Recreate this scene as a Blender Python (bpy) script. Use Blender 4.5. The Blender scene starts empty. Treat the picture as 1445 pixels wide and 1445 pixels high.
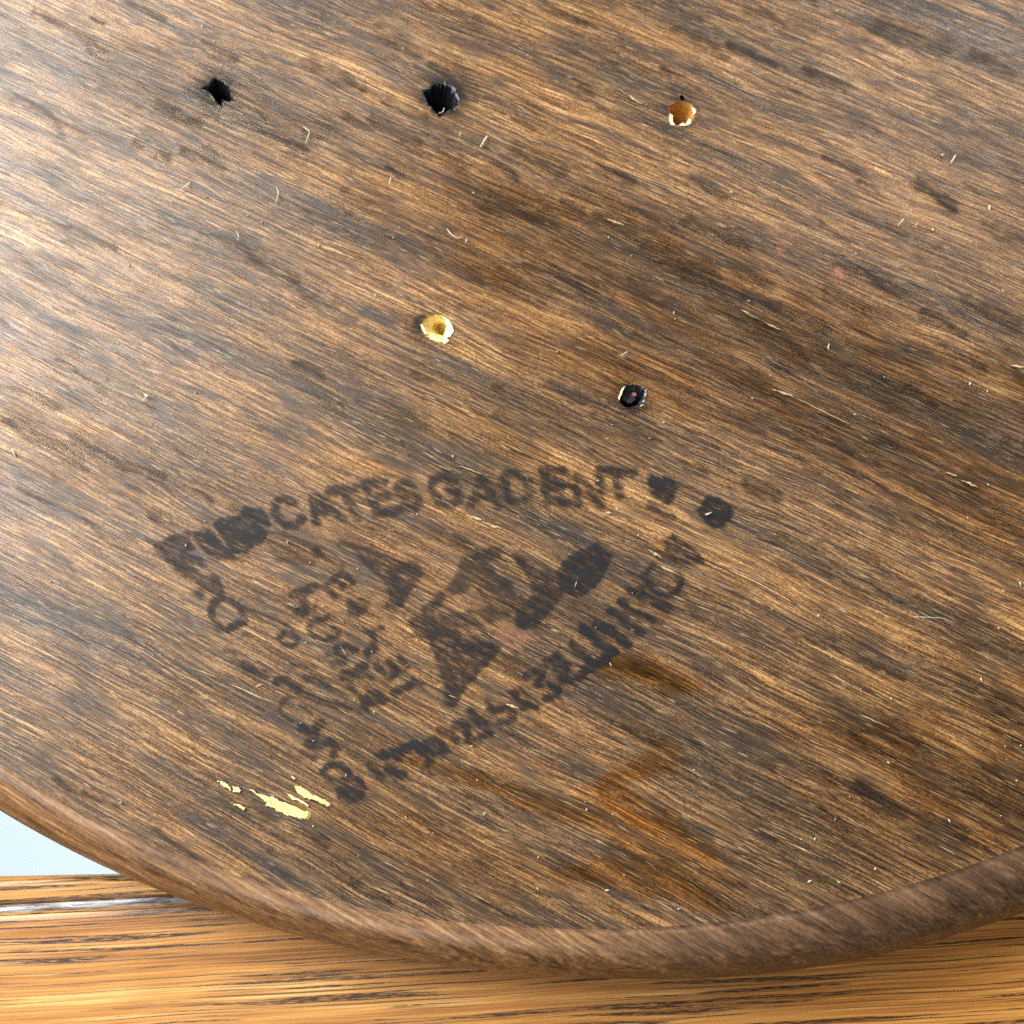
import bpy, bmesh, math, random
import numpy as np
from mathutils import Vector

# ------------------------------------------------------------------ scene, camera, light
sc = bpy.context.scene
C = sc.collection
PXM = 7.4e-5                     # metres on the board per photograph pixel
TILT = math.radians(16)
FPX = 1549.0                     # focal length in photograph pixels
DIST = FPX * PXM
ZT = 0.0095                       # height of the board's face above the table

cam_d = bpy.data.cameras.new('camera')
cam = bpy.data.objects.new('camera', cam_d); C.objects.link(cam)
cam_d.sensor_width = 36.0
cam_d.lens = 36.0 * FPX / 1445.0
cam_d.clip_start = 0.002
cam_d.clip_end = 20
CAMP = np.array([0.0, -DIST * math.sin(TILT), ZT + DIST * math.cos(TILT)])
cam.location = CAMP
cam.rotation_euler = (TILT, 0, 0)
cam_d.dof.use_dof = True
cam_d.dof.focus_distance = DIST * 0.95
cam_d.dof.aperture_fstop = 42.0
sc.camera = cam

world = bpy.data.worlds.new('World'); sc.world = world
world.use_nodes = True
bg = world.node_tree.nodes['Background']
bg.inputs['Color'].default_value = (0.80, 0.91, 1.0, 1)
bg.inputs['Strength'].default_value = 0.13

def area(name, direction, dist, sx, sy, power, col):
    ld = bpy.data.lights.new(name, 'AREA'); ld.shape = 'RECTANGLE'
    ld.size = sx; ld.size_y = sy; ld.energy = power; ld.color = col
    o = bpy.data.objects.new(name, ld); C.objects.link(o)
    d = Vector(direction).normalized()
    o.location = d * dist
    o.rotation_euler = d.to_track_quat('Z', 'Y').to_euler()
    return o
area('window_light', (-1.05, 0.58, 0.98), 0.34, 0.24, 0.26, 3.7, (0.90, 0.965, 1.0))
area('daylight', (-1.0, 0.75, 1.0), 1.6, 0.9, 0.9, 22.0, (1.0, 0.955, 0.89))
area('far_window_light', (0.70, 1.05, 0.80), 0.60, 0.24, 0.24, 1.9, (0.90, 0.96, 1.0))
area('room_light', (-0.3, -0.7, 1.0), 1.2, 0.4, 0.4, 7.5, (1.0, 0.90, 0.76))

sc.view_settings.view_transform = 'Standard'
sc.view_settings.look = 'None'
sc.view_settings.exposure = 0.0
sc.view_settings.gamma = 1.0
sc.view_settings.use_curve_mapping = False
sc.render.engine = 'CYCLES'
sc.cycles.transparent_max_bounces = 16
sc.cycles.max_bounces = 3
sc.cycles.use_adaptive_sampling = True
sc.cycles.adaptive_threshold = 0.03
sc.cycles.use_denoising = False
sc.cycles.diffuse_bounces = 2
sc.cycles.glossy_bounces = 2

# ------------------------------------------------------------------ helpers
CT, ST = math.cos(TILT), math.sin(TILT)
def P(x, y, z=ZT):
    """point of the photograph -> point on the level plane at height z"""
    x = np.asarray(x, float); y = np.asarray(y, float)
    a = (x - 722.5) / FPX; b = -(y - 722.5) / FPX
    dx = a; dy = ST + b * CT; dz = -CT + b * ST
    t = (z - CAMP[2]) / dz
    return np.stack([CAMP[0] + dx * t, CAMP[1] + dy * t, np.zeros_like(dx) + z], -1)

def obj(name, me, mat=None, parent=None):
    o = bpy.data.objects.new(name, me); C.objects.link(o)
    if mat: me.materials.append(mat)
    if parent: o.parent = parent
    return o
def mesh(name, verts, faces, smooth=False):
    me = bpy.data.meshes.new(name)
    me.from_pydata([tuple(map(float, v)) for v in verts], [], [tuple(map(int, f)) for f in faces])
    if smooth: me.polygons.foreach_set('use_smooth', [True] * len(me.polygons))
    me.update()
    return me
def empty(name, loc, label, cat, group=None):
    o = bpy.data.objects.new(name, None); C.objects.link(o)
    o.empty_display_size = 0.01
    o.location = loc; o['label'] = label; o['category'] = cat
    if group: o['group'] = group
    return o

rng = np.random.default_rng(7)
def vnoise(X, Y, seed):
    r = np.random.default_rng(seed); L = r.random((256, 256))
    xi = np.floor(X).astype(int); yi = np.floor(Y).astype(int)
    fx = X - xi; fy = Y - yi
    fx = fx * fx * (3 - 2 * fx); fy = fy * fy * (3 - 2 * fy)
    g = lambda i, j: L[(yi + j) % 256, (xi + i) % 256]
    return (g(0,0)*(1-fx)+g(1,0)*fx)*(1-fy) + (g(0,1)*(1-fx)+g(1,1)*fx)*fy
GA = math.radians(27.0)          # the grain falls to the right in the photograph
def grain_uv(X, Y):
    return X * math.cos(GA) + Y * math.sin(GA), -X * math.sin(GA) + Y * math.cos(GA)

def segdist(X, Y, a, b):
    ax, ay = a; bx, by = b
    dx, dy = bx - ax, by - ay
    L = dx*dx + dy*dy + 1e-9
    t = np.clip(((X-ax)*dx + (Y-ay)*dy) / L, 0, 1)
    return np.hypot(X - ax - t*dx, Y - ay - t*dy), t
def polydist(X, Y, pts):
    """signed distance, negative inside"""
    d = np.full(X.shape, 1e9); ins = np.zeros(X.shape, bool)
    n = len(pts)
    for i in range(n):
        a, b = pts[i], pts[(i+1) % n]
        d = np.minimum(d, segdist(X, Y, a, b)[0])
        if a[1] != b[1]:
            c = ((a[1] > Y) != (b[1] > Y)) & (X < (b[0]-a[0])*(Y-a[1])/(b[1]-a[1]) + a[0])
            ins ^= c
    return np.where(ins, -d, d)
def sstep(v, a, b):
    t = np.clip((v - a) / (b - a), 0, 1); return t*t*(3-2*t)

def raster(shapes, box, step, wob=1.6, soft=2.2, seed=1):
    """shapes: ('L', width, strength, pts) strokes, ('P', strength, pts) patches, in photograph pixels"""
    x0, y0, x1, y1 = box
    xs = np.arange(x0, x1 + step, step); ys = np.arange(y0, y1 + step, step)
    X, Y = np.meshgrid(xs, ys)
    U, V = grain_uv(X, Y)
    WX = X + wob * (vnoise(X/7, Y/7, seed) - .5) * 2 + wob * (vnoise(U/22, V/4, seed+1) - .5) * 2.4
    WY = Y + wob * (vnoise(X/7+31, Y/7, seed+2) - .5) * 2 + wob * (vnoise(U/22+9, V/4, seed+3) - .5) * 2.4
    M = np.zeros(X.shape)
    for s in shapes:
        pts = s[-1]; pad = 12 + (s[1] if s[0] == 'L' else 0)
        a = [p[0] for p in pts]; b = [p[1] for p in pts]
        i0 = max(0, int((min(a)-pad-x0)/step)); i1 = min(X.shape[1], int((max(a)+pad-x0)/step)+2)
        j0 = max(0, int((min(b)-pad-y0)/step)); j1 = min(X.shape[0], int((max(b)+pad-y0)/step)+2)
        if i1 <= i0 or j1 <= j0: continue
        sl = (slice(j0, j1), slice(i0, i1))
        x, y = WX[sl], WY[sl]
        if s[0] == 'L':
            w, dn = s[1], s[2]
            d = np.full(x.shape, 1e9)
            for k in range(len(pts)-1):
                d = np.minimum(d, segdist(x, y, pts[k], pts[k+1])[0])
            d = d - w / 2
        else:
            dn = s[1]; d = polydist(x, y, pts)
        M[sl] = np.maximum(M[sl], dn * (1 - sstep(d, -soft, soft)))
    return X, Y, M

# ------------------------------------------------------------------ holes in the face (outlines in photograph pixels)
HOLES = [
 dict(p=[(303,109),(312,114),(321,121),(324,128),(325,133),(329,141),(322,143),(314,141),(312,149),(307,146),(300,137),(293,128),(285,125),(294,121),(297,117)],
      depth=.0055, off=(-1,0), mat='hole_black', label='star shaped black hole nearest the bright corner'),
 dict(p=[(612,118),(620,117),(629,120),(639,125),(643,134),(648,145),(641,152),(633,156),(627,160),(620,163),(612,157),(603,146),(597,130),(606,126)],
      depth=.005, off=(-6,1), mat='hole_black', label='widest black hole with frayed charred wall'),
 dict(p=[(944,149),(953,143.5),(963,143),(973,146),(981,153),(982,163),(976,171),(967,176),(958,176.5),(948,176),(944,166)],
      depth=.0026, off=(0,-4), mat='hole_raw_dark', label='small hole with pale crumbled lip and brown bottom'),
 dict(p=[(595,459),(599,452),(605,447),(615,443.5),(623,444.5),(630,449),(637,457),(639.5,467),(634,476),(625,483),(617,482),(609,479),(602,474),(597,467)],
      depth=.0032, off=(7,-17), mat='hole_raw', label='pale yellow hole of bare wood'),
 dict(p=[(876,556),(878,549),(882,544),(892,543.5),(903,546),(910,551),(909.5,561),(905,569),(894,574),(885,575.5),(877,570),(873,565)],
      depth=.003, off=(1,2), mat='hole_screw', label='dark hole with a broken screw end inside'),
 dict(p=[(959,136),(962,134.5),(965,137),(965,141),(962,142.3),(959.5,140)],
      depth=.002, off=(0,0), mat='hole_black', label='tiny black pinhole'),
]
def densify(pts, n, jit, seed):
    r = np.random.default_rng(seed); out = []
    m = len(pts)
    for i in range(m):
        a, b = pts[i], pts[(i+1) % m]
        for k in range(n):
            t = k / n
            out.append((a[0]+(b[0]-a[0])*t + r.normal(0, jit), a[1]+(b[1]-a[1])*t + r.normal(0, jit)))
    return out
for i, h in enumerate(HOLES):
    h['rim'] = densify(h['p'], 4 if i < 5 else 2, .45 if i < 5 else .1, 100+i)

# ------------------------------------------------------------------ node helpers
def new_mat(name):
    m = bpy.data.materials.new(name); m.use_nodes = True
    nt = m.node_tree; nt.nodes.clear()
    return m, nt
class N:
    def __init__(s, nt): s.nt = nt
    def n(s, t, **k):
        nd = s.nt.nodes.new(t)
        for a, v in k.items(): setattr(nd, a, v)
        return nd
    def put(s, sock, v):
        if hasattr(v, 'is_linked') or hasattr(v, 'links'): s.nt.links.new(v, sock)
        elif isinstance(v, (tuple, list)) and len(v) == 3 and sock.type == 'RGBA': sock.default_value = (*v, 1)
        else: sock.default_value = v
    def math(s, op, a, b=0.0, c=None, clamp=False):
        nd = s.n('ShaderNodeMath', operation=op); nd.use_clamp = clamp
        s.put(nd.inputs[0], a); s.put(nd.inputs[1], b)
        if c is not None: s.put(nd.inputs[2], c)
        return nd.outputs[0]
    def noise(s, vec, scale=1.0, detail=2.0, rough=.5, dist=0.0):
        nd = s.n('ShaderNodeTexNoise'); nd.noise_dimensions = '3D'
        s.put(nd.inputs['Vector'], vec); nd.inputs['Scale'].default_value = scale
        nd.inputs['Detail'].default_value = detail; nd.inputs['Roughness'].default_value = rough
        nd.inputs['Distortion'].default_value = dist
        return nd.outputs['Fac']
    def rng(s, v, a, b, c=0.0, d=1.0, smooth=False):
        nd = s.n('ShaderNodeMapRange'); nd.clamp = True
        if smooth: nd.interpolation_type = 'SMOOTHSTEP'
        s.put(nd.inputs[0], v)
        for i, q in enumerate((a, b, c, d)): nd.inputs[i+1].default_value = q
        return nd.outputs[0]
    def ramp(s, v, stops):
        nd = s.n('ShaderNodeValToRGB'); e = nd.color_ramp.elements
        while len(e) < len(stops): e.new(.5)
        for q, (p, col) in zip(e, stops): q.position = p; q.color = (*col, 1)
        s.put(nd.inputs[0], v); return nd.outputs[0]
    def mix(s, f, a, b, mode='MIX'):
        nd = s.n('ShaderNodeMix', data_type='RGBA', blend_type=mode)
        s.put(nd.inputs[0], f); s.put(nd.inputs[6], a); s.put(nd.inputs[7], b)
        return nd.outputs[2]
    def scale(s, vec, sx, sy, sz, off=(0, 0, 0)):
        nd = s.n('ShaderNodeMapping'); s.put(nd.inputs['Vector'], vec)
        nd.inputs['Scale'].default_value = (sx, sy, sz); nd.inputs['Location'].default_value = off
        return nd.outputs[0]
    def grain(s, angle, wav=7.0):
        """object position in photograph-pixel units, x along the grain, gently wavy"""
        tc = s.n('ShaderNodeTexCoord')
        mp = s.n('ShaderNodeMapping')
        s.put(mp.inputs['Vector'], tc.outputs['Object'])
        k = 1 / PXM
        mp.vector_type = 'POINT'
        mp.inputs['Scale'].default_value = (k, k, k)
        mp.inputs['Rotation'].default_value = (0, 0, angle)
        w1 = s.noise(s.scale(mp.outputs[0], 1/260, 1/120, 1/120), 1, 1)
        w2 = s.noise(s.scale(mp.outputs[0], 1/38, 1/26, 1/26, (3, 5, 1)), 1, 1)
        dv = s.math('ADD', s.math('MULTIPLY', s.math('SUBTRACT', w1, .5), wav*3.2), s.math('MULTIPLY', s.math('SUBTRACT', w2, .5), wav*.4))
        cb = s.n('ShaderNodeCombineXYZ'); s.put(cb.inputs[1], dv)
        ad = s.n('ShaderNodeVectorMath', operation='ADD'); s.put(ad.inputs[0], mp.outputs[0]); s.put(ad.inputs[1], cb.outputs[0])
        return ad.outputs[0]
    def bump(s, h, strength, dist):
        nd = s.n('ShaderNodeBump'); nd.inputs['Strength'].default_value = strength
        nd.inputs['Distance'].default_value = dist; s.put(nd.inputs['Height'], h)
        return nd.outputs[0]
    def out(s, sh):
        o = s.n('ShaderNodeOutputMaterial'); s.nt.links.new(sh, o.inputs[0])
    def bsdf(s, col, rough=.5, spec=.5, normal=None, **k):
        b = s.n('ShaderNodeBsdfPrincipled')
        s.put(b.inputs['Base Color'], col); s.put(b.inputs['Roughness'], rough)
        s.put(b.inputs['Specular IOR Level'], spec)
        if normal is not None: s.put(b.inputs['Normal'], normal)
        for a, v in k.items(): s.put(b.inputs[a], v)
        return b.outputs[0]
MATS = {}

def wood_face():
    m, nt = new_mat('old_walnut_face'); s = N(nt)
    g = s.grain(GA)
    f1 = s.noise(s.scale(g, 1/76, 1/1.75, 1/1.75), 1, 1.2, .6)                # fine fibres
    f2 = s.noise(s.scale(g, 1/120, 1/4.8, 1/4.8, (11, 3, 0)), 1, 2.5, .6)         # fibre bundles
    f3 = s.noise(s.scale(g, 1/4, 1/2.2, 1/2.2, (2, 9, 0)), 1, 1, .6)          # broken fibre ends
    band = s.noise(s.scale(g, 1/520, 1/55, 1/55, (5, 1, 0)), 1, 2, .55)
    blot = s.noise(s.scale(g, 1/95, 1/30, 1/30, (1, 7, 0)), 1, 3, .62)
    line = s.math('ADD', s.math('MULTIPLY', f1, .44), s.math('MULTIPLY', f2, .33))
    line = s.math('ADD', line, s.math('MULTIPLY', f3, .23))
    t = s.rng(line, .385, .625)
    t = s.math('ADD', s.math('MULTIPLY', t, .72), s.math('MULTIPLY', s.rng(band, .32, .68), .28))
    cool = s.ramp(t, [(0.0, (.008, .0045, .0025)), (.25, (.027, .0145, .0065)), (.5, (.076, .040, .0165)), (.75, (.180, .098, .041)), (1.0, (.43, .27, .13))])
    warm = s.ramp(t, [(0.0, (.011, .0045, .0015)), (.28, (.042, .0175, .005)), (.52, (.110, .049, .0145)), (.78, (.235, .116, .038)), (1.0, (.47, .275, .11))])
    col = s.mix(s.rng(band, .34, .58), cool, warm)
    # handling grime worked into the grain
    gr = s.rng(s.math('ADD', blot, s.math('MULTIPLY', s.math('SUBTRACT', f3, .5), .35)), .54, .68)
    col = s.mix(s.math('MULTIPLY', gr, .68), col, (.020, .0125, .008))
    # open pores: short dark slits, more of them in some bands
    po = s.noise(s.scale(g, 1/22, 1/1.5, 1/1.5, (31, 17, 0)), 1, 0, .5)
    pore = s.math('MULTIPLY', s.rng(po, .63, .74), s.rng(f2, .42, .58, .25, 1.0))
    col = s.mix(s.math('MULTIPLY', pore, .8), col, (.006, .0045, .004))
    # worn pale fibres
    pale = s.math('MULTIPLY', s.rng(po, .31, .20), s.rng(f2, .40, .62, .7, .1))
    col = s.mix(s.math('MULTIPLY', pale, .8), col, (.46, .31, .155))
    nb = s.bump(f1, .9, 9e-5)
    rough = s.rng(blot, .3, .7, .32, .46)
    s.out(s.bsdf(col, rough, .37, nb))
    return m
MATS['face'] = wood_face()

def wood_rim():
    m, nt = new_mat('worn_rim_wood'); s = N(nt)
    g = s.grain(GA + math.radians(3), 10)
    f1 = s.noise(s.scale(g, 1/90, 1/3.6, 1/5), 1, 3, .62)
    f2 = s.noise(s.scale(g, 1/210, 1/15, 1/18, (4, 4, 4)), 1, 4, .62)
    bl = s.noise(s.scale(g, 1/320, 1/200, 1/200, (1, 6, 4)), 1, 3, .5)
    sp = s.noise(s.scale(g, 1/6, 1/5, 1/5), 1, 2, .6)
    t = s.math('ADD', s.math('MULTIPLY', f1, .45), s.math('ADD', s.math('MULTIPLY', f2, .4), s.math('MULTIPLY', sp, .15)))
    t = s.rng(t, .36, .64)
    col = s.ramp(t, [(0, (.026, .011, .005)), (.35, (.100, .047, .019)), (.7, (.195, .098, .041)), (1, (.34, .195, .09))])
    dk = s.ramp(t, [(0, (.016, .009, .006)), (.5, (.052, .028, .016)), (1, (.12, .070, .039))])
    # the right-hand end of the rim is darker
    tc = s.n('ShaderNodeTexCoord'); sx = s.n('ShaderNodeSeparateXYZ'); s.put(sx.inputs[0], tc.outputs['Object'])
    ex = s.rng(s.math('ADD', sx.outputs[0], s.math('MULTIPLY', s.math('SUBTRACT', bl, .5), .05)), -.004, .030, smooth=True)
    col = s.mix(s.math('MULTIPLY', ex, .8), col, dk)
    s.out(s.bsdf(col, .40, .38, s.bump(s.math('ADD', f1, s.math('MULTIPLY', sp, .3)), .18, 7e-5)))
    return m
MATS['rim'] = wood_rim()

def table_wood():
    m, nt = new_mat('honey_oak_table'); s = N(nt)
    g = s.grain(math.radians(-3.2), 2.5)
    f1 = s.noise(s.scale(g, 1/240, 1/3.2, 1/3.2), 1, 3, .6)
    f2 = s.noise(s.scale(g, 1/700, 1/30, 1/30, (7, 3, 0)), 1, 3, .55)
    st = s.noise(s.scale(g, 1/480, 1/7, 1/7, (2, 13, 0)), 1, 3, .66)
    sz = s.noise(s.scale(g, 1/420, 1/60, 1/60, (9, 1, 0)), 1, 2, .5)
    t = s.rng(s.math('ADD', s.math('MULTIPLY', f1, .55), s.math('MULTIPLY', f2, .45)), .36, .64)
    col = s.ramp(t, [(0, (.17, .058, .009)), (.4, (.31, .125, .024)), (.75, (.42, .195, .046)), (1, (.54, .30, .10))])
    d = s.rng(s.math('ADD', st, s.math('MULTIPLY', s.math('SUBTRACT', sz, .5), .45)), .545, .60)
    fine = s.noise(s.scale(g, 1/20, 1/1.8, 1/1.8, (5, 5, 0)), 1, 2)
    d = s.math('MULTIPLY', d, s.rng(fine, .34, .52, .3, 1.0))
    hl = s.noise(s.scale(g, 1/620, 1/3.0, 1/3.0, (15, 25, 0)), 1, 1.5, .55)
    d = s.math('MAXIMUM', d, s.rng(hl, .60, .66, 0, .8))
    col = s.mix(s.math('MULTIPLY', d, .95), col, (.020, .009, .004))
    s.out(s.bsdf(col, .4, .4, s.bump(s.math('SUBTRACT', f1, s.math('MULTIPLY', d, .7)), .3, 6e-5)))
    return m
MATS['table'] = table_wood()

def film_mat(name, col, rough, spec=.3):
    """thin dry layer on the wood; the attribute 'cover' says how much of it is left"""
    m, nt = new_mat(name); s = N(nt)
    at = s.n('ShaderNodeAttribute', attribute_name='cover')
    b = s.bsdf(col, rough, spec)
    tr = s.n('ShaderNodeBsdfTransparent')
    mx = s.n('ShaderNodeMixShader'); s.put(mx.inputs[0], at.outputs['Fac'])
    nt.links.new(tr.outputs[0], mx.inputs[1]); nt.links.new(b, mx.inputs[2])
    s.out(mx.outputs[0]); return m
MATS['ink'] = film_mat('faded_black_ink', (.010, .009, .010), .6, .15)
MATS['grime'] = film_mat('dark_grime', (.013, .009, .007), .5, .15)

def tint_mat(name, col):
    """clear coloured layer that soaks the wood below it"""
    m, nt = new_mat(name); s = N(nt)
    at = s.n('ShaderNodeAttribute', attribute_name='cover')
    tr = s.n('ShaderNodeBsdfTransparent')
    s.put(tr.inputs[0], s.mix(at.outputs['Fac'], (1, 1, 1), col))
    s.out(tr.outputs[0]); return m
MATS['varnish'] = tint_mat('amber_varnish', (.86, .69, .44))

def simple(name, c1, c2, rough, sc_=(1/12, 1/12), spec=.4, bump=.3):
    m, nt = new_mat(name); s = N(nt)
    g = s.grain(GA)
    n1 = s.noise(s.scale(g, sc_[0], sc_[1], sc_[1]), 1, 3, .6)
    s.out(s.bsdf(s.mix(s.rng(n1, .35, .65), c1, c2), rough, spec, s.bump(n1, bump, 1e-4)))
    return m
MATS['paint'] = simple('dried_yellow_paint', (.50, .37, .11), (.62, .50, .22), .55, (1/40, 1/5))
MATS['scratch'] = simple('bare_pale_fibre', (.32, .22, .11), (.56, .44, .26), .6, (1/16, 1/4))
MATS['lint'] = simple('dusty_lint', (.32, .26, .18), (.56, .49, .38), .7)
MATS['hole_black'] = simple('charred_hole', (.0015, .002, .003), (.012, .016, .022), .45, (1/16, 1/3), .5, .6)
MATS['hole_raw'] = simple('bare_hole_wood', (.60, .36, .08), (.88, .70, .30), .7, (1/24, 1/14), .2, .3)
MATS['hole_raw_dark'] = simple('brown_hole_wood', (.22, .075, .012), (.42, .18, .04), .7, (1/16, 1/10), .2, .3)
MATS['hole_screw'] = simple('blackened_screw', (.004, .004, .006), (.03, .032, .034), .35, (1/6, 1/6), .6, .6)
MATS['rust'] = simple('rusty_spot', (.20, .05, .035), (.34, .11, .08), .6)
MATS['raw_lip'] = simple('torn_pale_wood', (.52, .38, .16), (.80, .70, .46), .6, (1/5, 1/3), .4, .6)

m, nt = new_mat('pale_blue_floor'); s = N(nt)
tc = s.n('ShaderNodeTexCoord')
nf = s.noise(tc.outputs['Object'], 9, 4)
s.out(s.bsdf(s.mix(s.rng(nf, .3, .7), (.60, .72, .79), (.64, .76, .82)), .6, .3))
MATS['floor'] = m

def seam_mat():  # highlight on the groove slope, painted in as pale grey streaks
    m, nt = new_mat('pale_seam_glint'); s = N(nt)
    g = s.grain(math.radians(-3)); n1 = s.noise(s.scale(g, 1/60, 1/5, 1/5), 1, 4, .65)
    s.out(s.bsdf(s.ramp(n1, [(.36, (.06, .04, .035)), (.5, (.24, .22, .21)), (.66, (.50, .48, .49))]), .35, .6, s.bump(n1, .4, 2e-4)))
    return m
MATS['seam'] = seam_mat()

# ------------------------------------------------------------------ setting: floor far below, table
fl = obj('floor', mesh('floor', [(-3, -3, -.42), (3, -3, -.42), (3, 3, -.42), (-3, 3, -.42)], [(0, 1, 2, 3)]), MATS['floor'])
fl['kind'] = 'structure'

table = empty('table', (0, -.2, -.42), 'honey coloured wooden table under the oval wooden board', 'table')
def line_at(pa, pb, xw):
    """point at world x on the straight line through two photograph points on the table top"""
    a, b = P(*pa, z=0.0), P(*pb, z=0.0)
    t = (xw - a[0]) / (b[0] - a[0]); return a[1] + (b[1] - a[1]) * t
EDGE = ((0, 1236), (176, 1233)); SEAM = ((0, 1281), (270, 1267))
def strip(name, fy_back, fy_front, prof, mat, xs=(-.42, .42), n=40):
    """long bar between two lines; prof: (t across from back to front, z)"""
    V, F = [], []
    X = np.linspace(*xs, n); k = len(prof)
    for x in X:
        yb, yf = fy_back(x), fy_front(x)
        for t, z in prof: V.append((x, yb + (yf - yb) * t, z))
    for i in range(n-1):
        for j in range(k):
            a, b = i*k + j, i*k + (j+1) % k
            F.append((a, b, b + k, a + k))
    F.append(tuple(range(k-1, -1, -1))); F.append(tuple(range((n-1)*k, n*k)))
    me = mesh(name, V, F)
    bm = bmesh.new(); bm.from_mesh(me); bmesh.ops.recalc_face_normals(bm, faces=bm.faces); bm.to_mesh(me); bm.free()
    o = obj(name, me, mat, table)
    o.matrix_parent_inverse = table.matrix_world.inverted()
    return o
bpy.context.view_layer.update()
ey = lambda x: line_at(*EDGE, x)
sy = lambda x: line_at(*SEAM, x)
TH = -.026
strip('edge_strip', lambda x: ey(x), lambda x: sy(x) + .00025,
      [(.95, TH), (.10, -.0032), (.02, -.0016), (.06, -.0008), (.18, -.00025), (.34, 0), (.86, -.00005), (1, -.0005), (1, TH)], MATS['table'])
wob = lambda x: .00012 * math.sin(x*610) + .0001 * math.sin(x*1330+1)
strip('seam', lambda x: sy(x) + .00022, lambda x: sy(x) - .00062 - .0003 * max(0, min(1, (-.03 - x) / .03)) + wob(x),
      [(0, TH), (0, -.0006), (.5, -.00022), (1, -.0006), (1, TH)], MATS['seam'], n=400)  # strip in the groove that carries its painted highlight
strip('plank', lambda x: sy(x) - .00058, lambda x: sy(x) - .13,
      [(0, TH), (0, -.0005), (.002, -.00012), (.006, 0), (.996, 0), (1, -.0005), (1, TH)], MATS['table'])
strip('plank', lambda x: sy(x) - .1306, lambda x: sy(x) - .26,
      [(0, TH), (0, -.0005), (.006, 0), (.994, 0), (1, -.0005), (1, TH)], MATS['table'])
for lx in (-.36, .36):
    for ly in (-.10, -.26):
        w = .022
        b_ = [(lx+a*w, ly+b*w, z) for z in (-.42, TH-.001) for a, b in ((-1, -1), (1, -1), (1, 1), (-1, 1))]
        o = obj('leg', mesh('leg', b_, [(3,2,1,0),(4,5,6,7),(0,1,5,4),(1,2,6,5),(2,3,7,6),(3,0,4,7)]), MATS['table'], table)
        o.matrix_parent_inverse = table.matrix_world.inverted()

# ------------------------------------------------------------------ the board
board = empty('wooden_board', (0, 0, 0), 'dark brown oval wooden board with faded black ink stamp and nail holes', 'board')
# outline of the flat face: an oval whose lower arc is the one in the photograph
NO = 360
th = np.linspace(0, 2*np.pi, NO, endpoint=False)
ix = 830 + 1270 * np.cos(th); iy = 361 + 950 * np.sin(th)
nx = np.cos(th) / 1270; ny = np.sin(th) / 950
nl = np.hypot(nx, ny); nx /= nl; ny /= nl
wt = np.interp(ix, [-450, 0, 200, 400, 600, 800, 1000, 1200, 1400, 2100], [50, 51, 54, 56, 61, 66, 73, 84, 86, 70])
wt = np.where(iy > 700, wt, 65)
ox, oy = ix + nx * wt, iy + ny * wt
inner = P(ix, iy, ZT); outer = P(ox, oy, ZT * .4)

bm = bmesh.new()
def loop(pts):
    vs = [bm.verts.new(tuple(p)) for p in pts]
    return [bm.edges.new((vs[i], vs[(i+1) % len(vs)])) for i in range(len(vs))]
E = loop(inner)
for h in HOLES:
    h['rim3'] = P([p[0] for p in h['rim']], [p[1] for p in h['rim']], ZT)
    E += loop(h['rim3'])
bmesh.ops.triangle_fill(bm, edges=E, use_beauty=True, use_dissolve=False)
bmesh.ops.recalc_face_normals(bm, faces=bm.faces)
if sum(f.normal.z for f in bm.faces) < 0: bmesh.ops.reverse_faces(bm, faces=bm.faces)
me = bpy.data.meshes.new('face'); bm.to_mesh(me); bm.free()
obj('face', me, MATS['face'], board)

# rim: shallow groove round the face, then a rounded edge down to the table
dirv = outer[:, :2] - inner[:, :2]
prof = [(0, ZT), (.03, ZT-.00006), (.06, ZT-.00008), (.09, ZT-.00002), (.13, ZT+.00001)]
for a in np.linspace(6, 90, 16):
    r = math.radians(a); prof.append((.13 + .87 * math.sin(r), ZT*.4 + (ZT*.6 + .00003) * max(0, math.cos(r)) ** .9))
for a in np.linspace(75, 0, 8):
    r = math.radians(a); prof.append((.55 + .45 * math.sin(r), ZT*.4 * (1 - math.cos(r))))
V, F = [], []
k = len(prof)
wr = np.random.default_rng(3)
dent = np.interp(np.arange(NO), np.arange(0, NO+9, 9), wr.normal(0, 1, len(np.arange(0, NO+9, 9))))
for i in range(NO):
    for j, (t, z) in enumerate(prof):
        tt = t + (0 if j == 0 else .012 * dent[i] * min(1, t*2))
        V.append((inner[i, 0] + dirv[i, 0]*tt, inner[i, 1] + dirv[i, 1]*tt, z + (.00004*dent[i] if 2 < j < 12 else 0)))
for i in range(NO):
    for j in range(k-1):
        a, b = i*k + j, ((i+1) % NO)*k + j
        F.append((a, b, b+1, a+1))
F.append(tuple(i*k + k-1 for i in range(NO)))
me = mesh('rim', V, F, True)
bm = bmesh.new(); bm.from_mesh(me); bmesh.ops.recalc_face_normals(bm, faces=bm.faces); bm.to_mesh(me); bm.free()
obj('rim', me, MATS['rim'], board)

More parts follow.
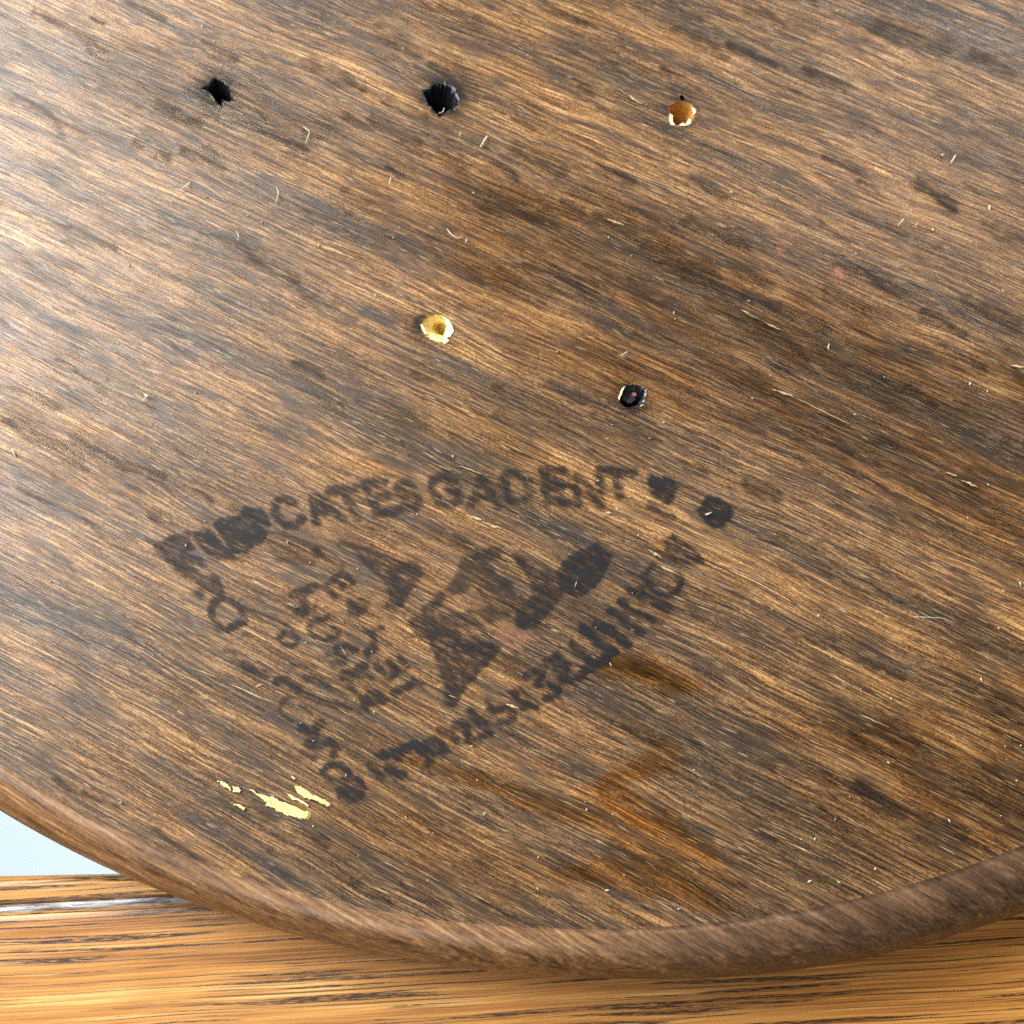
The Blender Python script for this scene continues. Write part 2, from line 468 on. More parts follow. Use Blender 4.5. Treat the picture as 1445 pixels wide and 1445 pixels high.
# nail holes
for i, h in enumerate(HOLES):
    R = h['rim3']; n = len(R); c = R.mean(0)
    offw = np.array([h['off'][0]*PXM, -h['off'][1]*PXM, 0])
    r_ = np.random.default_rng(50+i)
    rings = [(1.0, 0), (.93, .08), (.84, .25), (.72, .5), (.6, .8), (.42, .97), (.12, 1.0)]
    if h['mat'] == 'hole_black': rings = [(1, 0), (.95, .06), (.84, .3), (.74, .6), (.6, .9), (.1, 1)]
    if h['mat'] == 'hole_raw': rings = [(1, 0), (.93, .05), (.8, .14), (.66, .24), (.5, .36), (.44, .8), (.3, 1.0)]
    if h['mat'] in ('hole_black', 'hole_screw'): rings = [(1.10, -1)] + rings
    jt = .05 if 'raw' not in h['mat'] else .018
    V, F = [], []
    for q, (s_, d_) in enumerate(rings):
        for p in R:
            flat = d_ <= 0
            v = c + offw * max(d_, 0) + (p - c) * s_ * (1 + (0 if flat and d_ == 0 else r_.normal(0, jt)))
            v[2] = ZT + 1.2e-4 if d_ < 0 else ZT - h['depth'] * d_ * (1 + (0 if flat else r_.normal(0, jt)))
            V.append(v)
    for q in range(len(rings)-1):
        for j in range(n):
            a, b = q*n + j, q*n + (j+1) % n
            F.append((a, b, b+n, a+n))
    F.append(tuple((len(rings)-1)*n + j for j in range(n)))
    o = obj('nail_hole', mesh('nail_hole', V, F, 'raw' in h['mat']), MATS[h['mat']], board); o['label'] = h['label']
    h['obj'] = o

def blob(name, pts, z0, z1, mat, parent, label=None, jit=.4, seed=0, sub=3):
    """low crumb with a chamfered top, outline in photograph pixels"""
    q = densify(pts, sub, jit, seed); c = np.mean(q, 0); n = len(q)
    lo = P([p[0] for p in q], [p[1] for p in q], z0)
    hi = P([c[0]+(p[0]-c[0])*.9 for p in q], [c[1]+(p[1]-c[1])*.9 for p in q], z1)
    V = list(lo) + list(hi)
    F = [(j, j+n, (j+1) % n + n, (j+1) % n) for j in range(n)] + [tuple(range(n, 2*n))]
    me = mesh(name, V, F)
    b2 = bmesh.new(); b2.from_mesh(me); bmesh.ops.recalc_face_normals(b2, faces=b2.faces)
    if sum(f.normal.z for f in b2.faces) < 0: bmesh.ops.reverse_faces(b2, faces=b2.faces)
    b2.to_mesh(me); b2.free()
    o = obj(name, me, mat, parent)
    if label: o['label'] = label
    return o
# torn pale lips of the two bare holes, broken screw end
for seed, pts in enumerate([
    [(625,446),(633,450),(639,458),(641,467),(636,476),(629,479),(627,470),(630,460),(628,452)],
    [(622,479),(631,477),(634,481),(627,486)],
    [(593,457),(597,459),(600,466),(604,472),(599,472),(595,464)]]):
    blob('torn_lip', pts, ZT-.0003, ZT+.00012, MATS['raw_lip'], HOLES[3]['obj'], seed=seed)
for seed, pts in enumerate([
    [(945,160),(949,162),(950,172),(953,177),(947,177),(944,168)],
    [(958,177),(963,173),(967,176),(972,168),(977,168),(975,174),(966,178)],
    [(976,152),(981,153),(982,160),(978,163)]]):
    blob('torn_lip', pts, ZT-.0003, ZT+.00010, MATS['raw_lip'], HOLES[2]['obj'], seed=seed)
blob('torn_lip', [(872,563),(875,553),(880,545),(883,543.5),(879,551),(876,559),(874,566)], ZT-.0003, ZT+.0001, MATS['raw_lip'], HOLES[4]['obj'], seed=9)
blob('screw_end', [(878,556),(884,552),(892,553),(898,558),(897,566),(890,570),(882,568),(878,563)], ZT-.0024, ZT-.0010, MATS['hole_screw'], HOLES[4]['obj'], seed=4)
blob('rust_spot', [(892,554),(897,553),(899,557),(896,560),(892,558)], ZT-.0011, ZT-.0008, MATS['rust'], HOLES[4]['obj'], seed=5)

# ------------------------------------------------------------------ thin layers on the face
def film(name, XYM, z, mat, parent, label=None, thr=.03):
    X, Y, M = XYM
    M = M.copy()
    for h in HOLES:
        p = h['rim']; a = [q[0] for q in p]; b = [q[1] for q in p]
        near = (X > min(a)-3) & (X < max(a)+3) & (Y > min(b)-3) & (Y < max(b)+3)
        if near.any():
            d = polydist(X[near], Y[near], p); M[near] = np.where(d < 1.0, 0, M[near])
            M[near] = np.where(d < 1.0, -1, M[near])
    # keep on the flat face
    e = ((X-830)/1270)**2 + ((Y-361)/950)**2
    M = np.where(e > .996, -1, M)
    H, W = M.shape
    cm = np.maximum.reduce([M[:-1,:-1], M[1:,:-1], M[:-1,1:], M[1:,1:]])
    lo = np.minimum.reduce([M[:-1,:-1], M[1:,:-1], M[:-1,1:], M[1:,1:]])
    jj, ii = np.nonzero((cm > thr) & (lo >= 0))
    idx = np.arange(H*W).reshape(H, W)
    q = np.stack([idx[jj+1, ii], idx[jj+1, ii+1], idx[jj, ii+1], idx[jj, ii]], 1)
    used, inv = np.unique(q, return_inverse=True); q = inv.reshape(-1, 4)
    pts = P(X.ravel()[used], Y.ravel()[used], z)
    me = bpy.data.meshes.new(name)
    me.vertices.add(len(used)); me.vertices.foreach_set('co', pts.ravel())
    me.loops.add(q.size); me.loops.foreach_set('vertex_index', q.ravel().astype(np.int32))
    me.polygons.add(len(q)); me.polygons.foreach_set('loop_start', np.arange(0, q.size, 4, dtype=np.int32))
    me.update(calc_edges=True)
    at = me.attributes.new('cover', 'FLOAT', 'POINT')
    at.data.foreach_set('value', np.clip(M.ravel()[used], 0, 1).astype(np.float32))
    o = obj(name, me, mat, parent)
    if label: o['label'] = label
    return o

INK = [
 # corner letters
 ('P', .6, [(218,767),(240,756),(263,748),(271,752),(268,762),(274,774),(262,779),(283,786),(292,800),(286,801),(272,793),(278,808),(264,812),(240,793)]),
 ('L', 9, .7, [(219,770),(246,795),(260,809)]),
 ('P', .8, [(273,750),(286,744),(302,751),(311,762),(330,785),(343,793),(320,789),(298,791),(283,772),(272,760)]),
 ('P', 1.0, [(300,737),(318,727),(333,729),(344,715),(366,718),(378,731),(378,748),(371,765),(353,773),(344,781),(324,779),(316,762),(308,750)]),
 ('L', 6, .5, [(378,748),(392,757)]),
 # left side
 ('P', .55, [(262,806),(285,808),(305,812),(314,825),(314,838),(300,838),(285,835),(292,848),(278,846),(268,835),(283,826),(268,815)]),
 ('L', 9, .8, [(341,868),(338,859),(331,850),(320,844),(309,844),(300,850),(296,860),(297,868),(303,878),(312,886),(320,889),(327,884),(336,879),(344,878)]),
 ('L', 8, .35, [(338,853),(370,866),(405,880)]),
 ('L', 6, .3, [(338,900),(345,893),(354,897)]),
 ('L', 11, .65, [(342,935),(357,945),(372,953)]), ('L', 8, .4, [(318,915),(342,935)]),
 ('L', 12, .7, [(388,962),(400,958),(420,973)]), ('L', 7, .45, [(426,977),(464,993),(492,1000)]),
 ('L', 6, .4, [(395,1002),(397,990),(408,983)]), ('L', 7, .45, [(425,995),(440,1003)]), ('L', 6, .35, [(396,1010),(410,1016)]),
 ('L', 12, .8, [(422,1027),(438,1032),(452,1020)]), ('L', 10, .65, [(440,1036),(452,1048)]),
 ('L', 9, .8, [(433,1048),(452,1053),(466,1045),(474,1057),(470,1066)]), ('L', 6, .35, [(426,1060),(446,1069)]),
 ('L', 9, .8, [(455,1090),(464,1079),(482,1080),(492,1090),(490,1100),(474,1104),(460,1098),(455,1090)]),
 ('L', 9, .8, [(478,1112),(490,1100),(504,1100),(512,1112),(506,1124),(492,1130),(481,1122),(478,1112)]), ('L', 14, .6, [(490,1115),(500,1115)]),
 # top arc: block letters are set below
 ('L', 6, 1.0, [(632,713),(639,708)]),
 ('P', 1.0, [(912,669),(946,672),(956,686),(952,701),(944,713),(932,710),(919,698)]), ('L', 9, .55, [(915,712),(950,730)]),
 ('P', 1.0, [(990,709),(998,699.5),(1012,699.5),(1030,713),(1033,726),(1022,740),(1005,745),(993,735),(983,720)]),
 ('P', .25, [(385,745),(430,760),(460,775),(440,800),(390,790),(375,765)]),
 # lower line
 ('L', 9, .65, [(519,1080),(538,1099)]),
 ('L', 12, 1.0, [(533,1067),(554,1060),(562,1070)]), ('L', 12, 1.0, [(562,1059),(587,1050),(605,1075)]), ('L', 16, .75, [(548,1085),(565,1092)]),
 ('P', .85, [(592,1047),(612,1036),(622,1044),(636,1060),(620,1064),(608,1070),(600,1062)]),
 ('L', 10, .75, [(621,1029),(637,1035),(645,1046)]), ('L', 11, .8, [(640,1022),(657,1025),(660,1038),(671,1046)]),
 ('L', 11, .85, [(662,1004),(679,1020),(689,1033)]), ('L', 11, .75, [(657,1046),(671,1045),(690,1034)]),
 ('L', 9, .8, [(690,1000),(699,1005),(711,998),(726,1006),(722,1015),(707,1019)]), ('L', 6, .4, [(687,988),(693,1001)]),
 ('P', .8, [(715,975),(735,968),(748,978),(762,992),(758,1002),(738,1003),(728,990)]),
 ('L', 9, .95, [(741,954),(754,945),(766,950),(757,966),(771,964),(787,969),(783,982),(767,986)]),
 ('L', 11, .9, [(770,935),(788,922),(797,937),(794,958),(808,957),(822,950)]), ('P', .7, [(772,934),(788,924),(796,945),(785,950)]),
 ('L', 11, .85, [(807,909),(828,927),(832,940)]), ('L', 14, .95, [(826,944),(852,931)]),
 ('L', 12, 1.0, [(822,885),(842,906),(864,919)]), ('L', 10, .95, [(866,920),(850,928)]),
 ('L', 13, 1.0, [(842,880),(864,888),(884,909)]), ('L', 11, .95, [(860,863),(880,876),(904,892)]),
 ('L', 11, .9, [(876,849),(892,861),(920,874)]), ('L', 8, .6, [(887,831),(908,830)]), ('L', 15, .9, [(908,841),(940,858)]), ('L', 9, .75, [(888,833),(907,848)]),
 ('L', 8, .7, [(920,799),(908,812),(918,829),(940,840),(953,835),(963,821),(957,812)]),
 ('P', .75, [(935,762),(948,752),(965,763),(985,777),(992,788),(985,797),(968,795),(950,790),(938,780)]), ('L', 12, .8, [(980,790),(988,790)]),
 # small inner lettering
 ('L', 12, .65, [(413,838),(442,829)]), ('L', 9, .7, [(425,842),(433,858),(427,865),(407,855)]), ('L', 6, .35, [(448,848),(443,858)]),
 ('L', 8, .7, [(455,828),(471,817),(482,807),(496,819),(497,823)]), ('L', 8, .55, [(455,827),(471,841)]), ('L', 9, .8, [(480,824),(484,826)]),
 ('P', .55, [(488,848),(505,845),(522,842),(518,862),(505,870),(492,865)]),
 ('L', 7, .7, [(462,871),(437,880),(438,895),(457,903),(477,896),(469,886)]),
 ('L', 7, .65, [(393,900),(400,892),(411,893),(420,902),(413,911),(398,908)]),
 ('L', 8, .65, [(517,891),(538,886)]), ('L', 11, .75, [(524,896),(527,913),(517,922)]),
 ('L', 9, .8, [(473,915),(486,910),(500,917)]), ('L', 8, .7, [(462,925),(471,935),(484,936)]), ('L', 7, .6, [(473,920),(484,928)]),
 ('L', 6, .4, [(411,937),(446,941)]), ('L', 7, .35, [(430,955),(462,965)]),
 ('L', 14, .8, [(483,953),(504,948),(512,941)]), ('L', 6, .5, [(491,966),(500,972)]), ('L', 10, .5, [(514,953),(521,957)]),
 ('L', 9, .75, [(530,940),(540,950),(551,957),(559,946),(549,933)]), ('L', 8, .65, [(564,928),(574,940)]),
 ('P', .75, [(506,982),(531,970),(549,987),(540,995),(517,995),(520,1005),(508,998)]),
 ('L', 11, .85, [(555,977),(578,967)]), ('L', 7, .55, [(582,957),(595,965)]),
 # emblem
 ('P', .58, [(468,761),(509,769),(557,784),(559,792),(588,790),(597,806),(586,825),(576,838),(568,854),(551,854),(543,821),(518,800),(493,775)]),
 ('L', 14, .8, [(545,795),(560,830),(562,850)]),
 ('P', .46, [(650,790),(660,781),(690,770),(709,772),(703,785),(690,795),(700,810),(724,822),(722,838),(705,848),(690,850),(678,845),(668,825),(655,835),(635,842),(618,845),(622,835),(640,818)]),
 ('P', 1.0, [(795,790),(815,778),(842,768),(863,784),(855,805),(845,822),(818,842),(800,838),(785,825),(788,805)]),
 ('P', .6, [(722,782),(735,785),(755,800),(790,812),(795,835),(782,855),(760,880),(738,888),(725,880),(726,862),(740,848),(752,838),(745,815)]),
 ('P', .85, [(726,862),(745,850),(775,858),(758,882),(738,888),(726,880)]),
 ('P', .42, [(700,820),(740,845),(725,865),(690,880),(640,885),(600,880),(590,870),(640,865),(690,855)]),
 ('P', .62, [(575,875),(605,862),(632,880),(650,895),(690,905),(708,912),(695,930),(680,945),(662,962),(645,990),(632,998),(625,990),(627,965),(615,930),(605,905),(585,895)]),
 ('L', 10, 1.0, [(622,917),(660,912),(703,909)]), ('L', 14, .85, [(634,970),(638,990)]),
 ('L', 14, .6, [(600,862),(622,842)]),
]
GLYPH = {'C': [[(.95,.2),(.6,0),(.2,.1),(0,.5),(.2,.9),(.6,1),(.95,.8)]], 'N': [[(0,1),(0,0),(1,1),(1,0)]], 'T': [[(0,0),(1,0)],[(.5,0),(.5,1)]],
         'E': [[(1,0),(0,0),(0,1),(1,1)],[(0,.5),(.8,.5)]], 'S': [[(.95,.12),(.5,0),(.08,.2),(.3,.47),(.75,.55),(.92,.8),(.5,1),(.05,.88)]],
         'G': [[(.95,.2),(.55,0),(.15,.12),(0,.5),(.2,.9),(.6,1),(.95,.85),(.95,.55),(.6,.55)]], 'A': [[(0,1),(.5,0),(1,1)],[(.2,.65),(.8,.65)]],
         'D': [[(0,0),(0,1),(.55,1),(.95,.7),(.95,.3),(.55,0),(0,0)]]}
def letter(ch, cx, cy, w, h, rot, shear, lw, dn):
    c_, s_ = math.cos(math.radians(rot)), math.sin(math.radians(rot))
    for st in GLYPH[ch]:
        pts = []
        for gx, gy in st:
            x, y = (gx-.5)*w + shear*(gy-.5)*h, (gy-.5)*h
            pts.append((cx + x*c_ - y*s_, cy + x*s_ + y*c_))
        INK.append(('L', lw, dn, pts))
for a in [('C',405,722,34,40,-10,.30,12,.67), ('A',452,716,36,38,-10,.45,12,.73), ('T',493,709,38,40,-8,.45,12,.65), ('E',537,701,30,42,-6,.35,12,.61),
          ('S',576,698,28,40,-4,.30,12,.61), ('G',627,691,36,42,-3,.20,12,.67), ('A',680,694,40,38,0,.15,11,.51), ('D',731,687,34,40,2,.2,11,.57),
          ('E',783,685,28,44,5,.25,12,.69), ('N',831,691,32,38,5,.15,11,.67), ('T',872,682,48,34,5,.2,12,.67)]:
    letter(*a)
def fib(X, Y, seed, k=1.0):
    """how much of a layer the raised fibres have lost, 0 bare to 1 kept"""
    U, V_ = grain_uv(X, Y)
    V_ = V_ + 5 * vnoise(X/30, Y/30, seed+7)
    a = .6 * vnoise(U/16/k, V_/2.0/k, seed) + .4 * vnoise(U/5/k, V_/2.2/k, seed+1)
    return 1 - .72 * sstep(a, .44, .76)
X, Y, M = raster(INK, (200, 640, 1060, 1150), 1.05, wob=1.4, soft=2.7, seed=11)
U, Vv = grain_uv(X, Y)
M = M ** .72 * (.74 + .32 * vnoise(X/11, Y/11, 21)) * (.88 + .22 * vnoise(U/40, Vv/6, 22)) * fib(X, Y, 23)
film('ink_stamp', (X, Y, np.clip(M, 0, 1)), ZT + 1.5e-4, MATS['ink'], board, 'faded black ink stamp of curved lettering round an emblem')

VAR = [
 ('P', .9, [(590,1078),(640,1080),(700,1094),(740,1110),(790,1130),(835,1144),(880,1165),(840,1172),(790,1160),(745,1145),(700,1122),(650,1102)]),
 ('P', .85, [(915,1035),(950,1045),(968,1068),(950,1088),(915,1095),(885,1105),(905,1128),(945,1148),(985,1180),(1025,1210),(1010,1225),(960,1200),(890,1168),(845,1145),(838,1112),(855,1090),(890,1075),(915,1058)]),
 ('P', .85, [(780,1232),(838,1208),(900,1210),(960,1228),(1020,1262),(1050,1288),(1000,1290),(940,1270),(880,1254),(820,1244)]),
 ('P', .55, [(840,1140),(900,1160),(1000,1215),(1040,1270),(960,1240),(880,1215),(850,1180)]),
 ('P', .35, [(800,1120),(860,1090),(960,1150),(1040,1240),(1050,1290),(900,1265),(800,1235),(860,1190)]),
 ('P', .9, [(835,935),(870,920),(920,930),(990,962),(1000,975),(940,982),(890,964),(850,948)]), ('L', 8, 1.0, [(930,955),(982,968)]),
 ('P', .35, [(845,1000),(900,1010),(935,1040),(905,1052),(860,1030)]),
 ('P', .6, [(680,925),(720,930),(745,945),(700,940)]), ('P', .9, [(560,1066),(600,1072),(610,1082),(585,1082)]),
 ('L', 12, .5, [(510,650),(560,668)]), ('L', 14, .4, [(610,750),(660,770)]), ('L', 12, .4, [(500,1020),(560,1048)]),
]
X, Y, M = raster(VAR, (470, 320, 1060, 1300), 2.0, wob=4, soft=11, seed=31)
U, Vv = grain_uv(X, Y)
M = M * (.42 + .75 * vnoise(U/60, Vv/5, 33))
film('varnish_stain', (X, Y, np.clip(M, 0, 1)), ZT + 1.1e-4, MATS['varnish'], board, 'amber streaks of old varnish along the grain')

r = np.random.default_rng(5)
GR = []
def streak(cx, cy, ln, w, dn, ang=27):
    a = math.radians(ang + r.normal(0, 3)); dx, dy = math.cos(a)*ln/2, math.sin(a)*ln/2
    GR.append(('L', w, dn, [(cx-dx, cy-dy), (cx + r.normal(0, 2), cy + r.normal(0, 2)), (cx+dx, cy+dy)]))
for a in [(250,160,60,16,.5),(640,110,70,14,.5),(470,105,80,22,.45),(560,60,60,20,.35),(900,330,120,26,.5),(960,370,110,20,.5),(1010,330,90,18,.45),(760,225,70,22,.45),(700,300,60,14,.35),(820,400,90,16,.4),(1110,440,120,20,.4),(1230,390,110,16,.45),(1400,440,80,20,.45),(1290,50,90,26,.4),(1100,30,90,18,.4),(990,60,80,14,.4),(215,212,50,12,.6),(285,225,60,13,.55),(380,185,120,7,.55),(70,165,110,14,.5),(100,45,120,9,.45),(205,15,60,10,.5),(310,70,50,10,.45),
          (505,170,40,14,.5),(555,185,70,16,.5),(590,215,30,10,.4),(712,243,38,13,.65),(505,275,40,8,.45),(435,520,46,11,.6),(385,380,70,14,.5),
          (330,345,60,10,.45),(450,420,60,10,.4),(1060,78,70,12,.6),(1165,112,60,15,.5),(1240,45,70,18,.4),(1320,275,60,18,.7),(1230,265,40,8,.6),
          (1190,235,60,8,.55),(870,245,50,14,.55),(1000,265,50,10,.4),(820,300,60,12,.45),(1065,395,50,12,.45),(1190,430,60,9,.5),(1330,455,60,16,.55),
          (1360,505,60,18,.5),(1300,560,40,16,.45),(1265,545,50,10,.45),(1240,1130,70,24,.6),(1320,1155,90,20,.55),(1290,1110,40,12,.4),(1075,690,40,24,.45),
          (980,655,40,10,.35),(880,600,90,22,.3),(800,555,60,14,.35),(140,640,80,18,.4),(60,620,110,22,.4),(200,665,60,14,.4),(120,330,90,10,.4),(50,560,80,10,.4),
          (700,1230,60,14,.4),(600,1265,70,14,.45),(520,1255,60,10,.5),(720,1290,90,10,.55),(900,1298,80,8,.5),(120,1120,90,9,.55),(250,1195,80,8,.5),
          (350,1245,90,8,.5),(1020,1240,60,12,.5),(1180,1250,80,10,.4),(1000,470,60,10,.35),(1180,330,50,7,.6),(960,110,60,8,.5),(795,20,60,14,.4),(650,25,60,12,.35),
          (350,830,40,10,.3),(230,740,50,7,.5),(215,765,30,5,.6),(285,700,30,7,.6),(1420,330,60,16,.4),(1400,90,60,16,.4),(1430,1020,50,14,.3),(440,1180,50,9,.4),(370,1150,40,8,.4)]:
    streak(*a)
GR += [('L', 5, .85, [(1111,889),(1183,919),(1239,941),(1275,958)]), ('L', 2.5, .55, [(0,680),(28,691),(116,730),(155,768),(188,782)]),
       ('L', 3, .55, [(64,508),(110,528),(155,555),(220,575)]), ('L', 2.5, .4, [(0,285),(60,312),(120,345)]), ('L', 3, .6, [(330,140),(360,152),(375,168)]),
       ('L', 4, .8, [(965,140),(940,125)]), ('L', 5, .8, [(988,148),(1030,162)]), ('L', 3, .7, [(1200,300),(1330,350)])]
# scattered smaller stains along the grain
for _ in range(160):
    streak(r.uniform(-20, 1465), r.uniform(-20, 1320), abs(r.normal(18, 14))+6, abs(r.normal(3.2, 2.2))+1.2, r.uniform(.2, .65))
X, Y, M = raster(GR, (-30, -30, 1476, 1330), 1.7, wob=2.0, soft=4.0, seed=41)
U, Vv = grain_uv(X, Y)
M = M * (.35 + .8 * vnoise(U/26, Vv/6, 42))
# bruised wood round the holes, fading outwards
for cx, cy, r0, fall, dn in ((303,129,15,9,.95),(623,140,22,11,1.0),(961,156,17,8,.6),(602,455,16,7,.75),(890,560,18,7,.5)):
    rr = np.hypot(X-cx, (Y-cy)*1.05) + 7*(vnoise(X/6, Y/6, 44)-.5) + 6*(vnoise(U/14, Vv/4, 46)-.5)
    M = np.maximum(M, dn * np.exp(-np.clip(rr-r0, 0, 99)/fall))
M = M * fib(X, Y, 43, 2.2)
film('grime_stain', (X, Y, np.clip(M, 0, 1)), ZT + 7e-5, MATS['grime'], board, 'dark grime worked into the grain', thr=.05)

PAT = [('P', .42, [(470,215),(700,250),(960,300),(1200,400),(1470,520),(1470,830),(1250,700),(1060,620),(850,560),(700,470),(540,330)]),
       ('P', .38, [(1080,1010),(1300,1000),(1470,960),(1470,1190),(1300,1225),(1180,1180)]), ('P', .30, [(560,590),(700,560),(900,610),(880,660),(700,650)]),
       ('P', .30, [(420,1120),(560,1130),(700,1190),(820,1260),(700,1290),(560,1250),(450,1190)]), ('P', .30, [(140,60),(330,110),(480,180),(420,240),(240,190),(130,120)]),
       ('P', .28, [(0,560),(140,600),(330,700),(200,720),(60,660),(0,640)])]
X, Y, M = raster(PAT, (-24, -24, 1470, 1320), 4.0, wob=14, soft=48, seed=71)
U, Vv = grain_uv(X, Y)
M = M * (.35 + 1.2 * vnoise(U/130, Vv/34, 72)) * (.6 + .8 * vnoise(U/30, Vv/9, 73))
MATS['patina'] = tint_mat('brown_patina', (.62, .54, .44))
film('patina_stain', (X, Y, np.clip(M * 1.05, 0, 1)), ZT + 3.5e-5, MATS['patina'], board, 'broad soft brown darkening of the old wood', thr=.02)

PINK = [('P', .32, [(705,885),(730,890),(750,895),(740,915),(718,920),(700,905)]), ('L', 6, .5, [(1098,352),(1104,348)]), ('L', 8, .8, [(1183,382),(1188,386)])]
MATS['pink'] = film_mat('pink_smudge', (.30, .12, .08), .6)
for k, pk in enumerate(PINK):
    X, Y, M = raster([pk], [(690, 870, 765, 930), (1085, 335, 1115, 365), (1170, 370, 1200, 400)][k], 1.5, wob=3, soft=7, seed=51+k)
    film('pink_smudge', (X, Y, M * fib(X, Y, 52)), ZT + 1.9e-4, MATS['pink'], board)

# dried yellow paint
for seed, pts in enumerate([
   [(352,1114),(365,1119),(380,1124),(395,1129),(412,1136),(440,1147),(435,1157),(422,1155),(407,1151),(390,1143.5),(373.5,1136),(377,1133),(365,1125)],
   [(416,1110),(426,1110),(438,1119),(456,1129),(468,1136),(464.5,1139),(456,1135),(443,1129),(432,1125),(420,1121)],
   [(329,1110),(339,1112),(339,1119),(329,1117)],
   [(306,1101),(314,1102),(321,1107),(327,1115),(318,1111)],
   [(324,1131),(336,1135),(349,1140),(344,1143.5),(330,1136)],
   [(411,1096),(417,1097),(413,1100)],
   [(405,1120),(420,1126),(437,1138),(430,1136),(412,1127)]]):
    blob('paint_smear', pts, ZT+4e-5, ZT+.00026, MATS['paint'], board, seed=60+seed, jit=.9, sub=4)

# bare scratches where fibres are torn out
def sliver(name, pts, w, mat, parent, z=ZT, lift=.00012, seed=0):
    """tapered, slightly crooked splinter lying on the surface"""
    r_ = np.random.default_rng(seed); n = 9
    pts = np.array(pts, float)
    d = np.r_[0, np.cumsum(np.hypot(*np.diff(pts, axis=0).T))]; t = np.linspace(0, d[-1], n)
    cx = np.interp(t, d, pts[:, 0]); cy = np.interp(t, d, pts[:, 1])
    tx, ty = np.gradient(cx), np.gradient(cy); L = np.hypot(tx, ty) + 1e-9; nx_, ny_ = -ty/L, tx/L
    pr = np.sin(np.linspace(.12, np.pi-.12, n)) ** .6 * w/2 * (1 + r_.normal(0, .25, n))
    cx = cx + r_.normal(0, .35, n); cy = cy + r_.normal(0, .35, n)
    zl = np.broadcast_to(np.asarray(z, float), (n,)) if np.ndim(z) == 0 else np.interp(np.linspace(0, 1, n), np.linspace(0, 1, len(z)), z)
    V = []
    for i in range(n):
        V += [P(cx[i]-nx_[i]*pr[i], cy[i]-ny_[i]*pr[i], zl[i]-2e-5), P(cx[i], cy[i], zl[i]+lift), P(cx[i]+nx_[i]*pr[i], cy[i]+ny_[i]*pr[i], zl[i]-2e-5)]
    F = []
    for i in range(n-1):
        for j in range(2):
            F.append((3*i+j, 3*i+j+1, 3*i+j+4, 3*i+j+3))
    F += [(0, 2, 1), (3*n-3, 3*n-2, 3*n-1)] + [(3*i, 3*i+3, 3*i+5, 3*i+2) for i in range(n-1)]
    me = mesh(name, V, F)
    b2 = bmesh.new(); b2.from_mesh(me); bmesh.ops.recalc_face_normals(b2, faces=b2.faces); b2.to_mesh(me); b2.free()
    return obj(name, me, mat, parent)
SCR = [((658,727),(680,734),4),((685,738),(708,747),3),((915,776),(934,787),3.6),((928,797),(960,812),4),((1045,437),(1072,451),2.6),((1078,455),(1102,466),2.4),
       ((1089,549),(1120,560),3.2),((1122,562),(1200,599),2.4),((1333,666),(1350,672),3.4),((1356,677),(1380,688),3),((1427,516),(1446,519),4),((1212,1008),(1255,1027),2.2),((1108,1187),(1160,1211),2.4),
       ((852,307),(882,318),2.6),((873,126),(906,147),3.2),((318,963),(388,993),2.6),((266,941),(311,958),2.2),((619,1001),(651,1014),2.8),((712,993),(733,1000),3.2),
       ((633,981),(646,986),2.6),((405,851),(421,858),2.4),((446,903),(464,911),2.6),((475,872),(486,878),2),((497,878),(512,886),2),((480,912),(490,925),2),
       ((1150,240),(1180,254),2.0),((640,655),(690,672),2.0)]
for i, (a, b, w) in enumerate(SCR): sliver('scratch', [a, b], w * .8, MATS['scratch'], board, z=ZT+1.2e-4, seed=i)
sliver('splinter', [(1072,1328),(1085,1337),(1103,1341),(1122,1344),(1144,1350)], 6.5, MATS['scratch'], board, z=[.0080, .0066, .0058], lift=.0004, seed=77)

# ------------------------------------------------------------------ lint on the board
def fibre(pts, w, label, seed, group=None):
    r_ = np.random.default_rng(seed); n = 12
    pts = np.array(pts, float)
    d = np.r_[0, np.cumsum(np.hypot(*np.diff(pts, axis=0).T))]; t = np.linspace(0, d[-1], n)
    cx = np.interp(t, d, pts[:, 0]); cy = np.interp(t, d, pts[:, 1])
    arch = np.sin(np.linspace(0, np.pi, n)) * .00025 + .00022
    Q = [P(cx[i], cy[i], ZT + arch[i]) for i in range(n)]
    base = np.array(Q[0]); base[2] = ZT
    rad = w * .72 * PXM / 2; V, F = [], []
    for i in range(n):
        a = Q[min(i+1, n-1)] - Q[max(i-1, 0)]; a /= np.linalg.norm(a)
        s1 = np.cross(a, [0, 0, 1]); s1 /= np.linalg.norm(s1); s2 = np.cross(s1, a)
        rr = rad * (1 if 0 < i < n-1 else .4) * (1 + r_.normal(0, .12))
        for k in range(5):
            q = 2*np.pi*k/5; V.append(Q[i] - base + (s1*math.cos(q) + s2*math.sin(q)) * rr)
    for i in range(n-1):
        for k in range(5):
            a, b = i*5+k, i*5+(k+1) % 5; F.append((a, b, b+5, a+5))
    F += [(4, 3, 2, 1, 0), tuple((n-1)*5+k for k in range(5))]
    o = obj('lint_fibre', mesh('lint_fibre', V, F, True), MATS['lint']); o.location = base
    o['label'] = label; o['category'] = 'lint'; o['group'] = 'lint fibres on the wood'
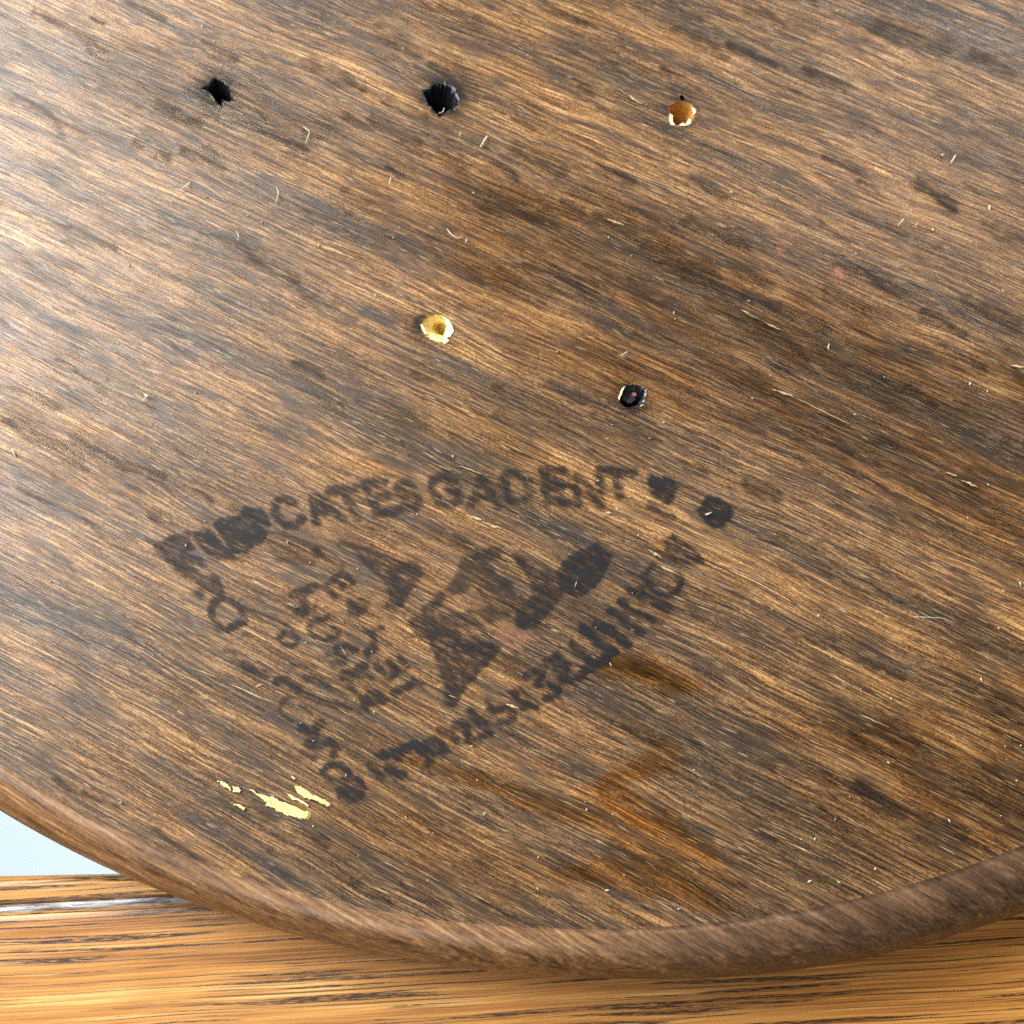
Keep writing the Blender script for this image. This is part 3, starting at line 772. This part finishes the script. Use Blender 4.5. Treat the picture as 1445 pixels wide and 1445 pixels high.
LINT = [([(428,178),(437,186),(434,195),(431,203)], 1.6, 'curved pale lint between the star shaped hole and the widest hole'),
        ([(678,208),(683,199),(688,192)], 3.2, 'thick cream lint just below the widest black hole'),
        ([(255,270),(258,264),(264,262),(268,256)], 1.8, 'crooked lint below the star shaped black hole, beside a grey stain'),
        ([(390,263),(393,272),(391,280),(389,288)], 1.6, 'upright thin lint between star shaped hole and pale yellow hole'),
        ([(549,262),(550,256),(552,250)], 2.0, 'short white lint midway between widest black hole and yellow hole'),
        ([(630,322),(637,331),(645,336),(653,334)], 1.8, 'bent white lint, upper of two below the widest black hole'),
        ([(657,343),(659,336)], 2.0, 'tiny white lint right of the bent lint'),
        ([(648,195),(650,185)], 1.4, 'fine lint left of the thick cream lint'),
        ([(876,502),(886,496)], 2.0, 'short straight lint above the dark screw hole'),
        ([(1341,231),(1345,225),(1349,218)], 3.4, 'bright white lint nearest the top right corner'),
        ([(1267,319),(1272,313),(1276,308)], 2.4, 'white lint, left of a pair near the right edge'),
        ([(1291,320),(1295,314)], 2.0, 'white lint, right of a pair near the right edge'),
        ([(201,566),(205,562),(209,557),(206,559),(203,556)], 2.0, 'forked white lint on the bright left side of the board'),
        ([(995,726.5),(1000,725),(1005,723)], 3.0, 'white lint lying on the round black ink dot'),
        ([(619,160),(625,158),(627,152)], 1.5, 'thread hanging over the lip of the widest black hole'),
        ([(903,573),(909,571)], 2.2, 'pale lint on the lower lip of the dark screw hole'),
        ([(1288,870),(1330,872),(1350,880)], 1.0, 'long hair thin fibre at the right side of the board'),
        ([(811,829),(814,820)], 1.4, 'lint on the dark square end of the stamped emblem'),
        ([(333,325),(337,332),(335,340)], 1.2, 'faint thin lint left of and above the pale yellow hole')]
for i, (p, w, l) in enumerate(LINT): fibre(p, w, l, i)

# dust: too fine to count
V, F = [], []
rd = np.random.default_rng(99)
for _ in range(260):
    x, y = rd.uniform(0, 1445), rd.uniform(0, 1290)
    if ((x-830)/1270)**2 + ((y-361)/950)**2 > .98: continue
    if any(abs(x-np.mean([q[0] for q in h['p']])) < 30 and abs(y-np.mean([q[1] for q in h['p']])) < 30 for h in HOLES): continue
    c = P(x, y, ZT + .00022); s0 = PXM * abs(rd.normal(.55, .4)) + PXM*.3
    a = rd.uniform(0, 6.28); el = 1 + abs(rd.normal(0, 1.2))
    n0 = len(V)
    for k in range(4):
        q = a + k*math.pi/2; rr = s0 * (el if k % 2 == 0 else 1)
        V.append(c + np.array([math.cos(q)*rr, math.sin(q)*rr, -4e-5]))
    V.append(c + np.array([0, 0, s0]))
    F += [(n0+k, n0+(k+1) % 4, n0+4) for k in range(4)]
du = obj('dust_specks', mesh('dust_specks', V, F), MATS['lint'])
du['kind'] = 'stuff'; du['label'] = 'fine pale dust specks scattered over the wooden face'; du['category'] = 'dust'
